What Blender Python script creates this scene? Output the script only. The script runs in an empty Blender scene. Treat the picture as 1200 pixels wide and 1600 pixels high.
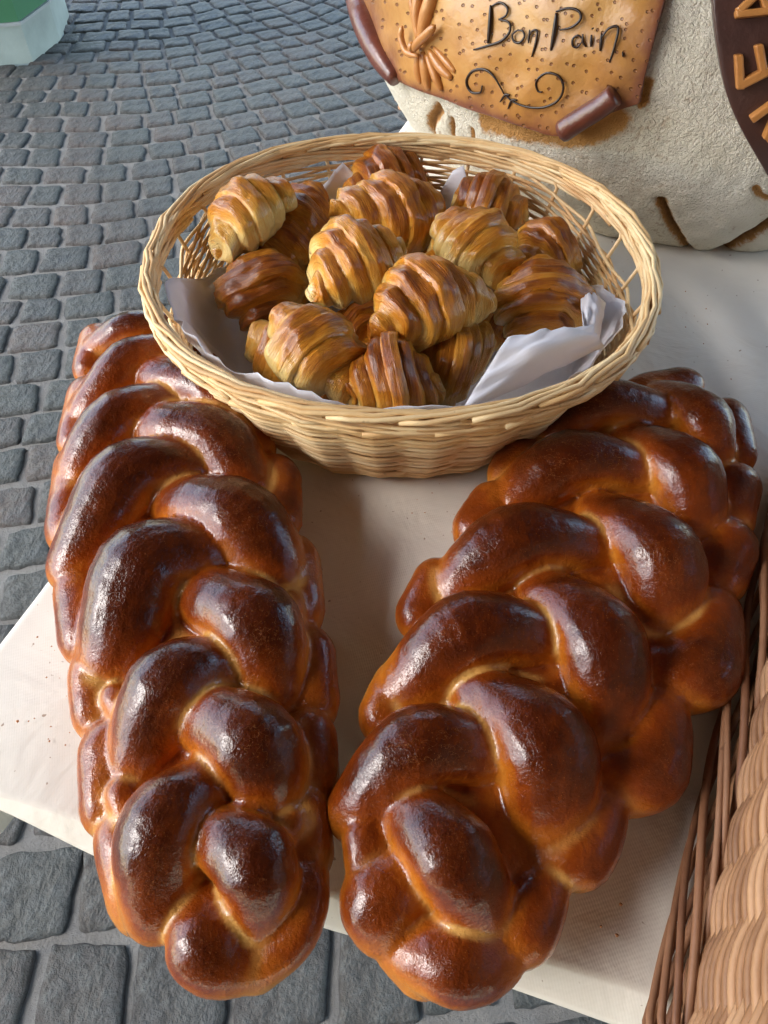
import bpy, math, random
import numpy as np
from mathutils import Vector, Matrix, noise

random.seed(7)
rng = np.random.default_rng(7)
R = math.radians
C = bpy.context.scene.collection

# ------------------------------------------------------------------ camera
CAM_H, PITCH, FOC = 1.2, 52.0, 1155.0 / 1600.0        # metres, degrees below horizontal, focal / long side
cam_d = bpy.data.cameras.new('camera')
cam_d.sensor_fit = 'VERTICAL'; cam_d.sensor_height = 24.0; cam_d.lens = 24.0 * FOC
cam_d.clip_start = 0.02; cam_d.clip_end = 300
cam = bpy.data.objects.new('camera', cam_d); C.objects.link(cam)
cam.location = (0, 0, CAM_H); cam.rotation_euler = (R(90 - PITCH), 0, 0)
bpy.context.scene.camera = cam

# ------------------------------------------------------------------ light
SUN_EL, SUN_AZ = 41.0, 260.0          # azimuth clockwise from +Y: light comes from the left
w = bpy.data.worlds.new('World'); bpy.context.scene.world = w; w.use_nodes = True
nt = w.node_tree; bg = nt.nodes['Background']
sky = nt.nodes.new('ShaderNodeTexSky'); sky.sky_type = 'NISHITA'; sky.sun_disc = False
sky.sun_elevation = R(SUN_EL); sky.sun_rotation = R(SUN_AZ)
sky.air_density = 1.3; sky.dust_density = 1.2; sky.ozone_density = 1.0
nt.links.new(sky.outputs[0], bg.inputs[0]); bg.inputs[1].default_value = 0.15
sun_d = bpy.data.lights.new('sun', 'SUN'); sun_d.energy = 0.5; sun_d.angle = R(24); sun_d.color = (1.0, 0.985, 0.96)
sun = bpy.data.objects.new('sun', sun_d); C.objects.link(sun); sun.location = (-4, 0, 6)
sd = Vector((math.sin(R(SUN_AZ)) * math.cos(R(SUN_EL)), math.cos(R(SUN_AZ)) * math.cos(R(SUN_EL)), math.sin(R(SUN_EL))))
sun.rotation_euler = sd.to_track_quat('Z', 'Y').to_euler()
vs = bpy.context.scene.view_settings
bpy.context.scene.display_settings.display_device = 'sRGB'
vs.view_transform = 'Standard'; vs.look = 'None'; vs.exposure = 2.15; vs.gamma = 1.0; vs.use_curve_mapping = False
bpy.context.scene.cycles.max_bounces = 8

# ------------------------------------------------------------------ helpers
def at(x, y, z):
    """point of the place at height z seen along the line of sight (x, y) of the survey photo (1200 x 1600)"""
    p = R(PITCH)
    fw = np.array([0, math.cos(p), -math.sin(p)]); up = np.array([0, math.sin(p), math.cos(p)])
    d = fw * 1155.0 + up * (800 - y) + np.array([1.0, 0, 0]) * (x - 600)
    return np.array([0, 0, CAM_H]) + d * ((z - CAM_H) / d[2])
def depth(P):
    p = R(PITCH); return (P[1] * math.cos(p) - (P[2] - CAM_H) * math.sin(p))

def tag(o, label=None, cat=None, group=None, kind=None):
    if label: o['label'] = label
    if cat: o['category'] = cat
    if group: o['group'] = group
    if kind: o['kind'] = kind
    return o
def empty(name, loc, label=None, cat=None, group=None):
    o = bpy.data.objects.new(name, None); C.objects.link(o); o.location = Vector(loc)
    o.empty_display_size = .05
    return tag(o, label, cat, group)
def link(name, me, parent=None, loc=None):
    o = bpy.data.objects.new(name, me); C.objects.link(o)
    if parent is not None: o.parent = parent
    if loc is not None: o.location = Vector(loc)
    return o
def mesh(name, V, F, mat, smooth=True, attrs=None, uv=None, origin=None):
    V = np.asarray(V, float)
    if origin is not None: V = V - np.asarray(origin, float)
    me = bpy.data.meshes.new(name)
    me.from_pydata(V.tolist(), [], [tuple(int(i) for i in f) for f in F])
    if mat is not None: me.materials.append(mat)
    if smooth: me.polygons.foreach_set('use_smooth', np.ones(len(me.polygons), bool))
    for k, a in (attrs or {}).items():
        at_ = me.attributes.new(k, 'FLOAT', 'POINT'); at_.data.foreach_set('value', np.asarray(a, np.float32))
    if uv is not None:
        L = me.uv_layers.new(name='UVMap'); idx = np.empty(len(me.loops), np.int32); me.loops.foreach_get('vertex_index', idx)
        L.data.foreach_set('uv', np.asarray(uv, np.float32)[idx].ravel())
    me.update()
    return me
def spline(P, n):
    """Catmull-Rom through the rows of P"""
    P = np.asarray(P, float)
    if len(P) == 2: return P[0] + (P[1] - P[0]) * np.linspace(0, 1, n)[:, None]
    Q = np.vstack([2 * P[0] - P[1], P, 2 * P[-1] - P[-2]])
    out = []
    for t in np.linspace(0, len(P) - 1 - 1e-9, n):
        i = int(t); f = t - i; a, b, c, d = Q[i], Q[i + 1], Q[i + 2], Q[i + 3]
        out.append(.5 * (2 * b + (c - a) * f + (2 * a - 5 * b + 4 * c - d) * f * f + (3 * b - a - 3 * c + d) * f ** 3))
    return np.array(out)
def tube(P, rad, sides=8, closed=False, cap=True, base=0):
    P = np.asarray(P, float); n = len(P); rad = np.broadcast_to(np.asarray(rad, float), (n,))
    T = np.gradient(P, axis=0) if not closed else np.roll(P, -1, 0) - np.roll(P, 1, 0)
    T /= np.linalg.norm(T, axis=1)[:, None] + 1e-12
    up = np.array([0, 0, 1.0])
    if abs(T[0] @ up) > .9: up = np.array([1.0, 0, 0])
    N = np.empty_like(P); v = up - T[0] * (up @ T[0]); N[0] = v / np.linalg.norm(v)
    for i in range(1, n):
        v = N[i - 1] - T[i] * (N[i - 1] @ T[i]); N[i] = v / (np.linalg.norm(v) + 1e-12)
    B = np.cross(T, N); a = np.arange(sides) * 2 * math.pi / sides
    V = P[:, None] + rad[:, None, None] * (np.cos(a)[None, :, None] * N[:, None] + np.sin(a)[None, :, None] * B[:, None])
    V = V.reshape(-1, 3); F = []
    m = n if closed else n - 1
    for i in range(m):
        j = (i + 1) % n
        for k in range(sides):
            l = (k + 1) % sides
            F.append((base + i * sides + k, base + i * sides + l, base + j * sides + l, base + j * sides + k))
    if cap and not closed:
        F.append(tuple(base + k for k in range(sides))[::-1]); F.append(tuple(base + (n - 1) * sides + k for k in range(sides)))
    return V, F
class Join:
    def __init__(s): s.V = []; s.F = []; s.n = 0
    def add(s, V, F):
        s.V.append(np.asarray(V, float)); s.F += [tuple(i + s.n for i in f) for f in F]; s.n += len(V)
    def tube(s, *a, **k):
        V, F = tube(*a, **k); s.add(V, F)
    def box(s, lo, hi):
        x0, y0, z0 = lo; x1, y1, z1 = hi
        s.add([(x0,y0,z0),(x1,y0,z0),(x1,y1,z0),(x0,y1,z0),(x0,y0,z1),(x1,y0,z1),(x1,y1,z1),(x0,y1,z1)],
              [(3,2,1,0),(4,5,6,7),(0,1,5,4),(1,2,6,5),(2,3,7,6),(3,0,4,7)])
    def mesh(s, name, mat, **k): return mesh(name, np.vstack(s.V), s.F, mat, **k)
def vnoise(P, scale, seed=0.0, octaves=3):
    return np.array([noise.fractal(Vector((p[0] * scale + seed, p[1] * scale - seed, p[2] * scale + seed * .5)), 1.0, 2.0, octaves) for p in P])
def sstep(a, b, x):
    t = np.clip((x - a) / (b - a), 0, 1); return t * t * (3 - 2 * t)

# ------------------------------------------------------------------ materials
class M:
    """small node-graph writer"""
    def __init__(s, name):
        s.m = bpy.data.materials.new(name); s.m.use_nodes = True; s.t = s.m.node_tree; s.b = s.t.nodes['Principled BSDF']
    def n(s, typ, **k):
        x = s.t.nodes.new(typ)
        for a, v in k.items():
            if a.startswith('i_'): x.inputs[a[2:].replace('_', ' ')].default_value = v
            else: setattr(x, a, v)
        return x
    def l(s, a, b): s.t.links.new(a, b)
    def coord(s, kind='Object', scale=(1, 1, 1)):
        c = s.n('ShaderNodeTexCoord'); mp = s.n('ShaderNodeMapping'); mp.inputs['Scale'].default_value = scale
        s.l(c.outputs[kind], mp.inputs[0]); return mp.outputs[0]
    def noise(s, vec, scale, detail=4, rough=.55, dist=0):
        x = s.n('ShaderNodeTexNoise'); x.inputs['Scale'].default_value = scale; x.inputs['Detail'].default_value = detail
        x.inputs['Roughness'].default_value = rough; x.inputs['Distortion'].default_value = dist
        s.l(vec, x.inputs['Vector']); return x.outputs['Fac']
    def attr(s, name): x = s.n('ShaderNodeAttribute'); x.attribute_name = name; return x.outputs['Fac']
    def rnd(s): return s.n('ShaderNodeObjectInfo').outputs['Random']
    def ramp(s, fac, stops):
        x = s.n('ShaderNodeValToRGB'); e = x.color_ramp.elements
        while len(e) < len(stops): e.new(.5)
        for i, (p, c) in enumerate(stops):
            e[i].position = p; e[i].color = (*c, 1) if len(c) == 3 else c
        s.l(fac, x.inputs[0]); return x.outputs[0]
    def math(s, op, a, b=None, c=None, clamp=False):
        x = s.n('ShaderNodeMath', operation=op, use_clamp=clamp)
        for i, v in enumerate((a, b, c)):
            if v is None: continue
            if isinstance(v, (int, float)): x.inputs[i].default_value = v
            else: s.l(v, x.inputs[i])
        return x.outputs[0]
    def mix(s, f, a, b, mode='MIX'):
        x = s.n('ShaderNodeMix', data_type='RGBA', blend_type=mode)
        for i, v in ((0, f), (6, a), (7, b)):
            if isinstance(v, (int, float)): x.inputs[i].default_value = v
            elif isinstance(v, tuple): x.inputs[i].default_value = (*v, 1)
            else: s.l(v, x.inputs[i])
        return x.outputs[2]
    def bump(s, h, strength, dist, prev=None):
        x = s.n('ShaderNodeBump'); x.inputs['Strength'].default_value = strength; x.inputs['Distance'].default_value = dist
        s.l(h, x.inputs['Height'])
        if prev is not None: s.l(prev, x.inputs['Normal'])
        return x.outputs[0]
    def out(s, col=None, rough=None, normal=None, coat_n=None, **k):
        for nm, v in (('Base Color', col), ('Roughness', rough), ('Normal', normal)):
            if v is None: continue
            if isinstance(v, tuple): s.b.inputs[nm].default_value = (*v, 1)
            elif isinstance(v, (int, float)): s.b.inputs[nm].default_value = v
            else: s.l(v, s.b.inputs[nm])
        for a, v in k.items():
            i = s.b.inputs[a.replace('_', ' ')]
            if isinstance(v, (int, float, tuple)): i.default_value = v
            else: s.l(v, i)
        if 'Coat_Weight' in k and (coat_n or normal) is not None: s.l(coat_n or normal, s.b.inputs['Coat Normal'])
        return s.m

def mat_crust():
    m = M('egg_washed_crust'); o = m.coord()
    cr = m.attr('crease'); bk = m.attr('bake')
    n1 = m.noise(o, 22, 5, .6); n2 = m.noise(o, 260, 3, .6); n3 = m.noise(m.coord(scale=(1, 1, .4)), 90, 4, .65, .6)
    b = m.math('ADD', bk, m.math('MULTIPLY', m.math('SUBTRACT', n1, .5), .7))
    b = m.math('ADD', b, m.math('MULTIPLY', m.math('SUBTRACT', n3, .5), .28), clamp=True)
    col = m.ramp(b, [(0.0, (.60, .22, .028)), (.28, (.46, .125, .010)), (.58, (.22, .038, .003)), (1.0, (.058, .0085, .0012))])
    pale = m.ramp(m.noise(o, 60, 3), [(.3, (.66, .36, .10)), (.7, (.56, .25, .055))])
    f = m.math('MULTIPLY', cr, m.math('ADD', m.math('MULTIPLY', n1, .9), .45), clamp=True)
    col = m.mix(f, col, pale)
    ck = m.n('ShaderNodeTexVoronoi', feature='DISTANCE_TO_EDGE'); ck.inputs['Scale'].default_value = 24
    m.l(m.mix(.10, m.coord(scale=(1, 1, 1)), m.n('ShaderNodeTexNoise', i_Scale=16.0).outputs['Color']), ck.inputs['Vector'])
    cl_ = m.ramp(ck.outputs['Distance'], [(0.0, (1, 1, 1)), (.014, (0, 0, 0))])
    mk = m.ramp(m.noise(m.coord(), 8, 2), [(.50, (0, 0, 0)), (.62, (1, 1, 1))])
    col = m.mix(m.math('MULTIPLY', m.math('MULTIPLY', cl_, mk), .45), col, (.40, .17, .06))
    v = m.n('ShaderNodeTexVoronoi'); v.inputs['Scale'].default_value = 420; m.l(o, v.inputs['Vector'])
    spk = m.ramp(v.outputs['Distance'], [(0.0, (1, 1, 1)), (.16, (0, 0, 0))])
    col = m.mix(m.math('MULTIPLY', spk, .5), col, (.45, .17, .04))
    h = m.math('ADD', m.math('MULTIPLY', n2, .6), m.math('MULTIPLY', m.noise(o, 110, 4, .6), 1.0))
    nb = m.bump(h, .7, .0016); nb = m.bump(m.noise(o, 480, 3, .65, .4), .7, .0009, nb)
    wr = m.n('ShaderNodeTexVoronoi', feature='DISTANCE_TO_EDGE'); wr.inputs['Scale'].default_value = 38
    m.l(m.mix(.12, m.coord(), m.n('ShaderNodeTexNoise', i_Scale=12.0).outputs['Color']), wr.inputs['Vector'])
    crack = m.ramp(wr.outputs['Distance'], [(0.0, (0, 0, 0)), (.018, (1, 1, 1))])
    nb = m.bump(crack, .22, .0006, nb)
    cn = m.bump(m.noise(o, 480, 3, .65, .4), .4, .0005, m.bump(h, .28, .0011, m.bump(crack, .2, .0006)))
    rg = m.math('ADD', m.math('MULTIPLY', m.noise(o, 45, 4), .25), .24)
    return m.out(col, m.math('ADD', rg, m.math('MULTIPLY', cr, .25)), nb, cn, Specular_IOR_Level=.04, Coat_Weight=1.0, Coat_Roughness=.07, Coat_IOR=1.5,
                 Subsurface_Weight=.03, Subsurface_Radius=(.012, .005, .002), Subsurface_Scale=.5)

def mat_croissant():
    m = M('laminated_pastry'); o = m.coord()
    br = m.attr('brown'); rd = m.rnd()
    u = m.coord('UV', (150, 4.0, 1)); u2 = m.coord('UV', (38, 1.6, 1))
    st = m.noise(u, 1.0, 3, .6, .4); st2 = m.noise(u2, 1.0, 3, .6, .6)
    b = m.math('ADD', br, m.math('MULTIPLY', m.math('SUBTRACT', st, .5), .40))
    b = m.math('ADD', b, m.math('MULTIPLY', m.math('SUBTRACT', st2, .5), .5))
    b = m.math('ADD', b, m.math('MULTIPLY', m.math('SUBTRACT', m.noise(o, 34, 4), .5), .7), clamp=True)
    col = m.ramp(b, [(0.0, (.84, .58, .21)), (.2, (.76, .38, .062)), (.5, (.60, .215, .017)), (.78, (.31, .074, .005)), (1.0, (.12, .028, .004))])
    h = m.math('ADD', m.math('MULTIPLY', st, 1.0), m.math('MULTIPLY', m.noise(o, 190, 4), .35))
    nb = m.bump(h, 1.0, .0026)
    rg = m.math('ADD', m.math('MULTIPLY', m.noise(o, 70, 3), .3), .2)
    return m.out(col, rg, nb, m.bump(h, .35, .0014), Specular_IOR_Level=.1, Coat_Weight=.75, Coat_Roughness=.13, Subsurface_Weight=.08, Subsurface_Radius=(.01, .006, .003), Subsurface_Scale=.5)

def mat_wicker(name, a, b, c):
    m = M(name); o = m.coord(); r = m.rnd()
    n1 = m.noise(m.coord(scale=(1, 1, 1)), 35, 4, .6); n2 = m.noise(m.coord(scale=(.35, .35, 1)), 500, 3)
    f = m.math('ADD', m.math('MULTIPLY', m.math('SUBTRACT', n1, .5), .9), m.math('MULTIPLY', r, .85), clamp=True)
    col = m.ramp(f, [(0.0, a), (.5, b), (1.0, c)])
    spot = m.ramp(m.noise(o, 130, 2), [(.68, (0, 0, 0)), (.78, (1, 1, 1))])
    col = m.mix(m.math('MULTIPLY', spot, .5), col, (c[0] * .35, c[1] * .3, c[2] * .3))
    return m.out(col, .5, m.bump(m.math('ADD', n2, m.noise(o, 160, 3)), .4, .0006), Specular_IOR_Level=.4)

def mat_cloth():
    m = M('paper_tablecloth'); o = m.coord()
    mp = m.n('ShaderNodeMapping'); mp.inputs['Rotation'].default_value = (0, 0, R(-15))
    m.l(o, mp.inputs[0])
    wv = m.n('ShaderNodeTexWave', wave_type='BANDS', bands_direction='X'); wv.inputs['Scale'].default_value = 190; wv.inputs['Distortion'].default_value = 1.5
    m.l(mp.outputs[0], wv.inputs['Vector'])
    wy = m.n('ShaderNodeTexWave', wave_type='BANDS', bands_direction='Y'); wy.inputs['Scale'].default_value = 120; wy.inputs['Distortion'].default_value = 2.0
    m.l(mp.outputs[0], wy.inputs['Vector'])
    big = m.noise(o, 6, 4); col = m.ramp(big, [(.3, (.73, .675, .60)), (.7, (.81, .76, .69))])
    sp = m.ramp(m.noise(o, 170, 1), [(.75, (0, 0, 0)), (.78, (1, 1, 1))])
    col = m.mix(m.math('MULTIPLY', sp, .7), col, (.25, .13, .06))
    nb = m.bump(m.math('ADD', wv.outputs['Fac'], wy.outputs['Fac']), .1, .0004)
    nb = m.bump(m.noise(o, 11, 4, .5, .6), .5, .010, nb)
    return m.out(col, .75, nb, Specular_IOR_Level=.25)

def mat_stone():
    m = M('porphyry_cobble'); o = m.coord(); r = m.rnd(); at_ = m.attr('tint')
    f = m.math('FRACT', m.math('ADD', m.math('MULTIPLY', r, 3.7), at_))
    col = m.ramp(f, [(0.0, (.033, .033, .029)), (.35, (.042, .041, .036)), (.6, (.060, .044, .036)), (.8, (.032, .030, .028)), (1.0, (.076, .051, .040))])
    n1 = m.noise(o, 55, 6, .7); n2 = m.noise(m.coord(scale=(1, .8, 1)), 30, 6, .68, .3)
    col = m.mix(m.ramp(n1, [(.42, (0, 0, 0)), (.75, (.8, .8, .8))]), col, (.115, .12, .115))
    h = m.math('ADD', n1, m.math('MULTIPLY', n2, 1.6))
    nb = m.bump(h, 1.0, .010)
    return m.out(col, m.math('ADD', m.math('MULTIPLY', n1, .3), .36), nb, Specular_IOR_Level=.5)
def mat_mortar():
    m = M('joint_mortar'); o = m.coord()
    n1 = m.noise(o, 9, 5, .6); n2 = m.noise(o, 220, 5, .7)
    col = m.ramp(n1, [(.3, (.17, .163, .15)), (.7, (.27, .26, .235))])
    col = m.mix(m.math('MULTIPLY', n2, .5), col, (.13, .13, .13))
    return m.out(col, .85, m.bump(m.math('ADD', n2, m.noise(o, 60, 4)), .8, .004))
def mat_flour():
    m = M('floured_crust'); o = m.coord(); cr = m.attr('bare')
    n1 = m.noise(o, 10, 5, .6); n2 = m.noise(o, 120, 5, .7); n3 = m.noise(o, 330, 3, .7)
    col = m.ramp(n1, [(.3, (.76, .69, .55)), (.65, (.86, .80, .68))])
    sp = m.ramp(m.math('ADD', n2, m.math('MULTIPLY', m.math('SUBTRACT', n1, .5), .5)), [(.30, (1, 1, 1)), (.42, (0, 0, 0))])
    col = m.mix(m.math('MULTIPLY', sp, .55), col, (.42, .27, .14))
    sp2 = m.ramp(n3, [(.66, (0, 0, 0)), (.75, (1, 1, 1))])
    col = m.mix(m.math('MULTIPLY', sp2, .35), col, (.84, .82, .75))
    bc = m.ramp(m.math('ADD', m.math('MULTIPLY', m.attr('deep'), .8), m.math('MULTIPLY', m.math('SUBTRACT', n2, .5), .5), clamp=True), [(.2, (.58, .30, .10)), (.8, (.16, .075, .03))])
    f = m.ramp(m.math('ADD', cr, m.math('MULTIPLY', m.math('SUBTRACT', n2, .5), .9)), [(.45, (0, 0, 0)), (.7, (1, 1, 1))])
    col = m.mix(f, col, bc)
    nb = m.bump(m.math('ADD', m.math('MULTIPLY', n2, .8), m.math('MULTIPLY', n3, 1.5)), .9, .0045)
    nb = m.bump(m.noise(o, 45, 4), .35, .006, nb)
    return m.out(col, .92, nb, Specular_IOR_Level=.15)
def mat_dough(name, c0, c1, dark=None, holes=False, coat=.35):
    m = M(name); o = m.coord(); n1 = m.noise(o, 14, 5, .6); n2 = m.noise(o, 90, 4)
    f = m.math('ADD', m.math('MULTIPLY', n1, .75), m.math('MULTIPLY', n2, .25))
    if dark is not None:
        f = m.math('ADD', f, m.math('MULTIPLY', m.attr('edge'), .5), clamp=True)
        col = m.ramp(f, [(.28, c0), (.6, c1), (.92, dark)])
    else: col = m.ramp(f, [(.3, c0), (.7, c1)])
    nb = m.bump(n2, .35, .003)
    if holes:
        v = m.n('ShaderNodeTexVoronoi', voronoi_dimensions='2D'); v.inputs['Scale'].default_value = 5.0; v.inputs['Randomness'].default_value = 1.0; m.l(m.coord('UV'), v.inputs['Vector'])
        pit = m.ramp(v.outputs['Distance'], [(.085, (0, 0, 0)), (.14, (1, 1, 1))])
        col = m.mix(pit, (.24, .09, .025), col)
        nb = m.bump(pit, .8, .0025, nb)
    return m.out(col, m.math('ADD', m.math('MULTIPLY', n2, .2), .25), nb, Coat_Weight=coat, Coat_Roughness=.2)
def mat_plain(name, col, rough, bump=.2, bs=80, bd=.001, var=.12, **k):
    m = M(name); o = m.coord(); n1 = m.noise(o, bs * .12, 5, .6)
    c = m.ramp(n1, [(.3, tuple(x * (1 - var) for x in col)), (.7, tuple(min(1, x * (1 + var)) for x in col))])
    return m.out(c, rough, m.bump(m.noise(o, bs, 4), bump, bd), **k)

CRUST = mat_crust(); PASTRY = mat_croissant(); CLOTH = mat_cloth(); STONE = mat_stone(); MORTAR = mat_mortar(); FLOUR = mat_flour()
WILLOW = mat_wicker('peeled_willow', (.86, .66, .38), (.78, .52, .25), (.58, .32, .13))
BUFF = mat_wicker('buff_willow', (.50, .28, .15), (.36, .18, .085), (.17, .075, .035))
BROWNROD = mat_wicker('brown_willow', (.38, .20, .11), (.28, .13, .065), (.15, .06, .03))
PARCH = mat_dough('parchment_dough', (.60, .34, .11), (.47, .22, .055), (.20, .065, .03), holes=True, coat=.12)
CURL = mat_dough('dark_rolled_dough', (.20, .055, .030), (.095, .026, .018))
TAN = mat_dough('tan_dough', (.58, .26, .075), (.42, .155, .035))
CHOC = mat_dough('dark_dough', (.085, .038, .030), (.050, .022, .018), coat=.15)
ICING = mat_plain('dark_icing', (.022, .009, .006), .3, .3, 300, .0006)
PAPER = mat_plain('waxed_tissue_paper', (.93, .92, .97), .5, .25, 60, .002, .03, Subsurface_Weight=0.0, Transmission_Weight=0.0)
_t = PAPER.node_tree; _tr = _t.nodes.new('ShaderNodeBsdfTranslucent'); _tr.inputs[0].default_value = (.92, .90, .95, 1); _mx = _t.nodes.new('ShaderNodeMixShader'); _mx.inputs[0].default_value = .22
_t.links.new(_t.nodes['Principled BSDF'].outputs[0], _mx.inputs[1]); _t.links.new(_tr.outputs[0], _mx.inputs[2]); _t.links.new(_mx.outputs[0], _t.nodes['Material Output'].inputs[0])
GREEN = mat_plain('green_paint', (.045, .16, .075), .5, .3, 30, .002)
CONCRETE = mat_plain('galvanised_plinth', (.36, .41, .38), .55, .5, 25, .004, .25)
WOOD = mat_plain('table_wood', (.22, .13, .07), .6)
AWNING = mat_plain('brown_awning_canvas', (.13, .075, .045), .85)
STEEL = mat_plain('painted_steel', (.35, .36, .36), .4)

# ------------------------------------------------------------------ ground and cobbles
ground = link('ground', mesh('ground', [(-60, -60, 0), (60, -60, 0), (60, 60, 0), (-60, 60, 0)], [(0, 1, 2, 3)], MORTAR))
tag(ground, kind='structure')

def stone(quad, n, h, seed):
    """rounded rough stone over the four corners (2D); n cells per side"""
    q = np.array(quad); g = np.linspace(0, 1, n + 1); V = []
    g = .5 - .5 * np.cos(g * math.pi) * (1 - .0) if n > 4 else g
    g = g * .9 + np.linspace(0, 1, n + 1) * .1
    c = q.mean(0)
    for v in g:
        for u in g:
            p = (q[0] * (1 - u) + q[1] * u) * (1 - v) + (q[3] * (1 - u) + q[2] * u) * v
            e = min(u, 1 - u, v, 1 - v)
            ec = (1 - abs(2 * u - 1)) * (1 - abs(2 * v - 1))
            # round the corners in plan
            cu, cv = abs(2 * u - 1), abs(2 * v - 1)
            k = (cu ** 5 * cv ** 5) * .06
            p = p + (c - p) * k
            nz = noise.fractal(Vector((p[0] * 28 + seed, p[1] * 28, seed)), 1, 2, 3)
            if e < .2:
                jit = noise.noise_vector(Vector((p[0] * 50, p[1] * 50, seed * 1.7)))
                p = p + np.array([jit[0], jit[1]]) * .0065
            z = h * (1 - (1 - min(1, e * 9)) ** 2) if e > 0 else 0.0
            z = z + nz * .0035 * min(1, e * 6) + .004
            V.append((p[0], p[1], z if e > 1e-6 else -.004))
    F = [(j * (n + 1) + i, j * (n + 1) + i + 1, (j + 1) * (n + 1) + i + 1, (j + 1) * (n + 1) + i) for j in range(n) for i in range(n)]
    return V, F
def in_view(p, z=0.0, m=60):
    pp = R(PITCH); fw = np.array([0, math.cos(pp), -math.sin(pp)]); up = np.array([0, math.sin(pp), math.cos(pp)])
    q = np.array([p[0], p[1], z - CAM_H]); d = q @ fw
    if d <= .05: return None
    x, y = 600 + 1155 * q[0] / d, 800 - 1155 * (q @ up) / d
    return (x, y, d) if -m < x < 1200 + m and -m < y < 1600 + m else None

quads = []
CX, CY, RY = -1.3, 4.75, .113
def pol(r, s): a = s / 3.2; return np.array([CX + r * math.sin(a), CY - r * math.cos(a)])
r = .5
while r < 4.7:
    h_ = RY * random.uniform(.9, 1.1); s = -3.2 * math.pi * .5 + random.uniform(0, .1)
    while s < 3.2 * math.pi * .5:
        L = random.uniform(.086, .142) * 3.2 / r
        if True:
            j = .0044
            ja = j * 3.2 / r
            J = lambda: random.uniform(-.006, .006)
            wob = lambda s_: .012 * math.sin(s_ * 5 + r * 2)
            q = [pol(r + h_ - j + J() + wob(s), s + ja + J()), pol(r + h_ - j + J() + wob(s + L), s + L - ja + J()), pol(r + j + J() + wob(s + L), s + L - ja + J()), pol(r + j + J() + wob(s), s + ja + J())]
            c = sum(q) / 4
            if c[1] > .5 + .02 * math.sin(c[0] * 9) and -3.2 < c[0] < 3 and c[1] < 5: quads.append((q, c))
        s += L
    r += h_
# the strip before the table: straight courses
y = -1.0
ca, sa = math.cos(R(5)), math.sin(R(5))
while y < .62:
    h_ = .134 * random.uniform(.92, 1.08); x = -1.6 + random.uniform(0, .1)
    while x < 1.5:
        L = random.uniform(.10, .145); j = .0045; J = lambda: random.uniform(-.008, .008)
        q = [(x + j + J(), y + j + J()), (x + L - j + J(), y + j + J()), (x + L - j + J(), y + h_ - j + J()), (x + j + J(), y + h_ - j + J())]
        q = [np.array([a * ca - b * sa, a * sa + b * ca]) for a, b in q]; c = sum(q) / 4
        if c[1] <= .5 + .02 * math.sin(c[0] * 9): quads.append((q, c))
        x += L
    y += h_
def hidden(v):      # behind the cloth / breads / loaf as the camera stands: such stones need not be singled out
    x, y, d = v
    if x > 640 and y < 1480: return True
    if y < 1230 and x > 20 and (x - 5) / 105 > (1005 - y) / 130 + .35: return True
    return False
vis = []; rest = []
for q, c in quads:
    v = in_view(c)
    (vis if v and not hidden(v) and not (c[0] < -1.33 and c[1] > 3.1) else rest).append((v[2] if v else 99, q, c))
vis.sort(key=lambda t: t[0])
for i, (d, q, c) in enumerate(vis[:298]):
    V, F = stone(q, 9 if d < 1.4 else 7, random.uniform(.004, .0065), i * 3.1)
    t = random.random(); V = np.array(V)
    o = link('cobblestone', mesh('cobblestone', V, F, STONE, origin=(c[0], c[1], 0), attrs={'tint': [t] * len(V)}), ground, (c[0], c[1], 0))
J_ = Join(); tint = []
for i, (d, q, c) in enumerate(vis[298:] + rest):
    V, F = stone(q, 5, random.uniform(.004, .0065), i * 1.7 + 5000); J_.add(V, F); tint += [random.random()] * len(V)
o = link('cobblestones', J_.mesh('cobblestones', STONE, attrs={'tint': tint}), ground); tag(o, kind='stuff')

# ------------------------------------------------------------------ pillar at the top left
def prism(poly, z0, z1, z0b=None, grow=0.0):
    poly = np.array(poly, float); c = poly.mean(0); top = c + (poly - c) * (1 + grow); n = len(poly)
    V = [(*p, z0) for p in poly] + [(*p, z1) for p in top]
    return V, [tuple(range(n))[::-1], tuple(range(n, 2 * n))] + [(i, (i + 1) % n, n + (i + 1) % n, n + i) for i in range(n)]
P0 = at(-40, 112, 0)[:2]; P1 = at(53, 101, 0)[:2]; P2 = at(95, 66, 0)[:2]
e1 = P1 - P0; e2 = P2 - P1; e3 = np.array([-.03, .26])
octo = [P0 - e1 * 1.2 + np.array([0, .02]), P1, P2, P2 + e3, P2 + e3 + np.array([-.16, .16]), P2 + e3 + np.array([-.45, .16]), P0 - e1 * 1.2 + np.array([-.16, .2])]
pil = empty('pillar', (octo[1][0] - .2, octo[1][1] + .2, 0), 'green painted pillar with grey many-sided metal foot on the cobbles, far left', 'pillar')
def part(name, J, mat, parent, **k):
    me = J.mesh(name, mat, **k)
    o = link(name, me, parent); o.matrix_parent_inverse = Matrix.Translation(-Vector(parent.location)); return o
j = Join(); j.add(*prism(octo, -.01, .135)); part('plinth', j, CONCRETE, pil, smooth=False)
oc = np.array(octo); cc = oc.mean(0)
j = Join(); j.add(*prism(cc + (oc - cc) * 1.02, .137, .146)); part('trim', j, STEEL, pil, smooth=False)
j = Join(); j.add(*prism(cc + (oc - cc) * .985, .147, 2.6)); part('shaft', j, GREEN, pil, smooth=False)

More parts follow.
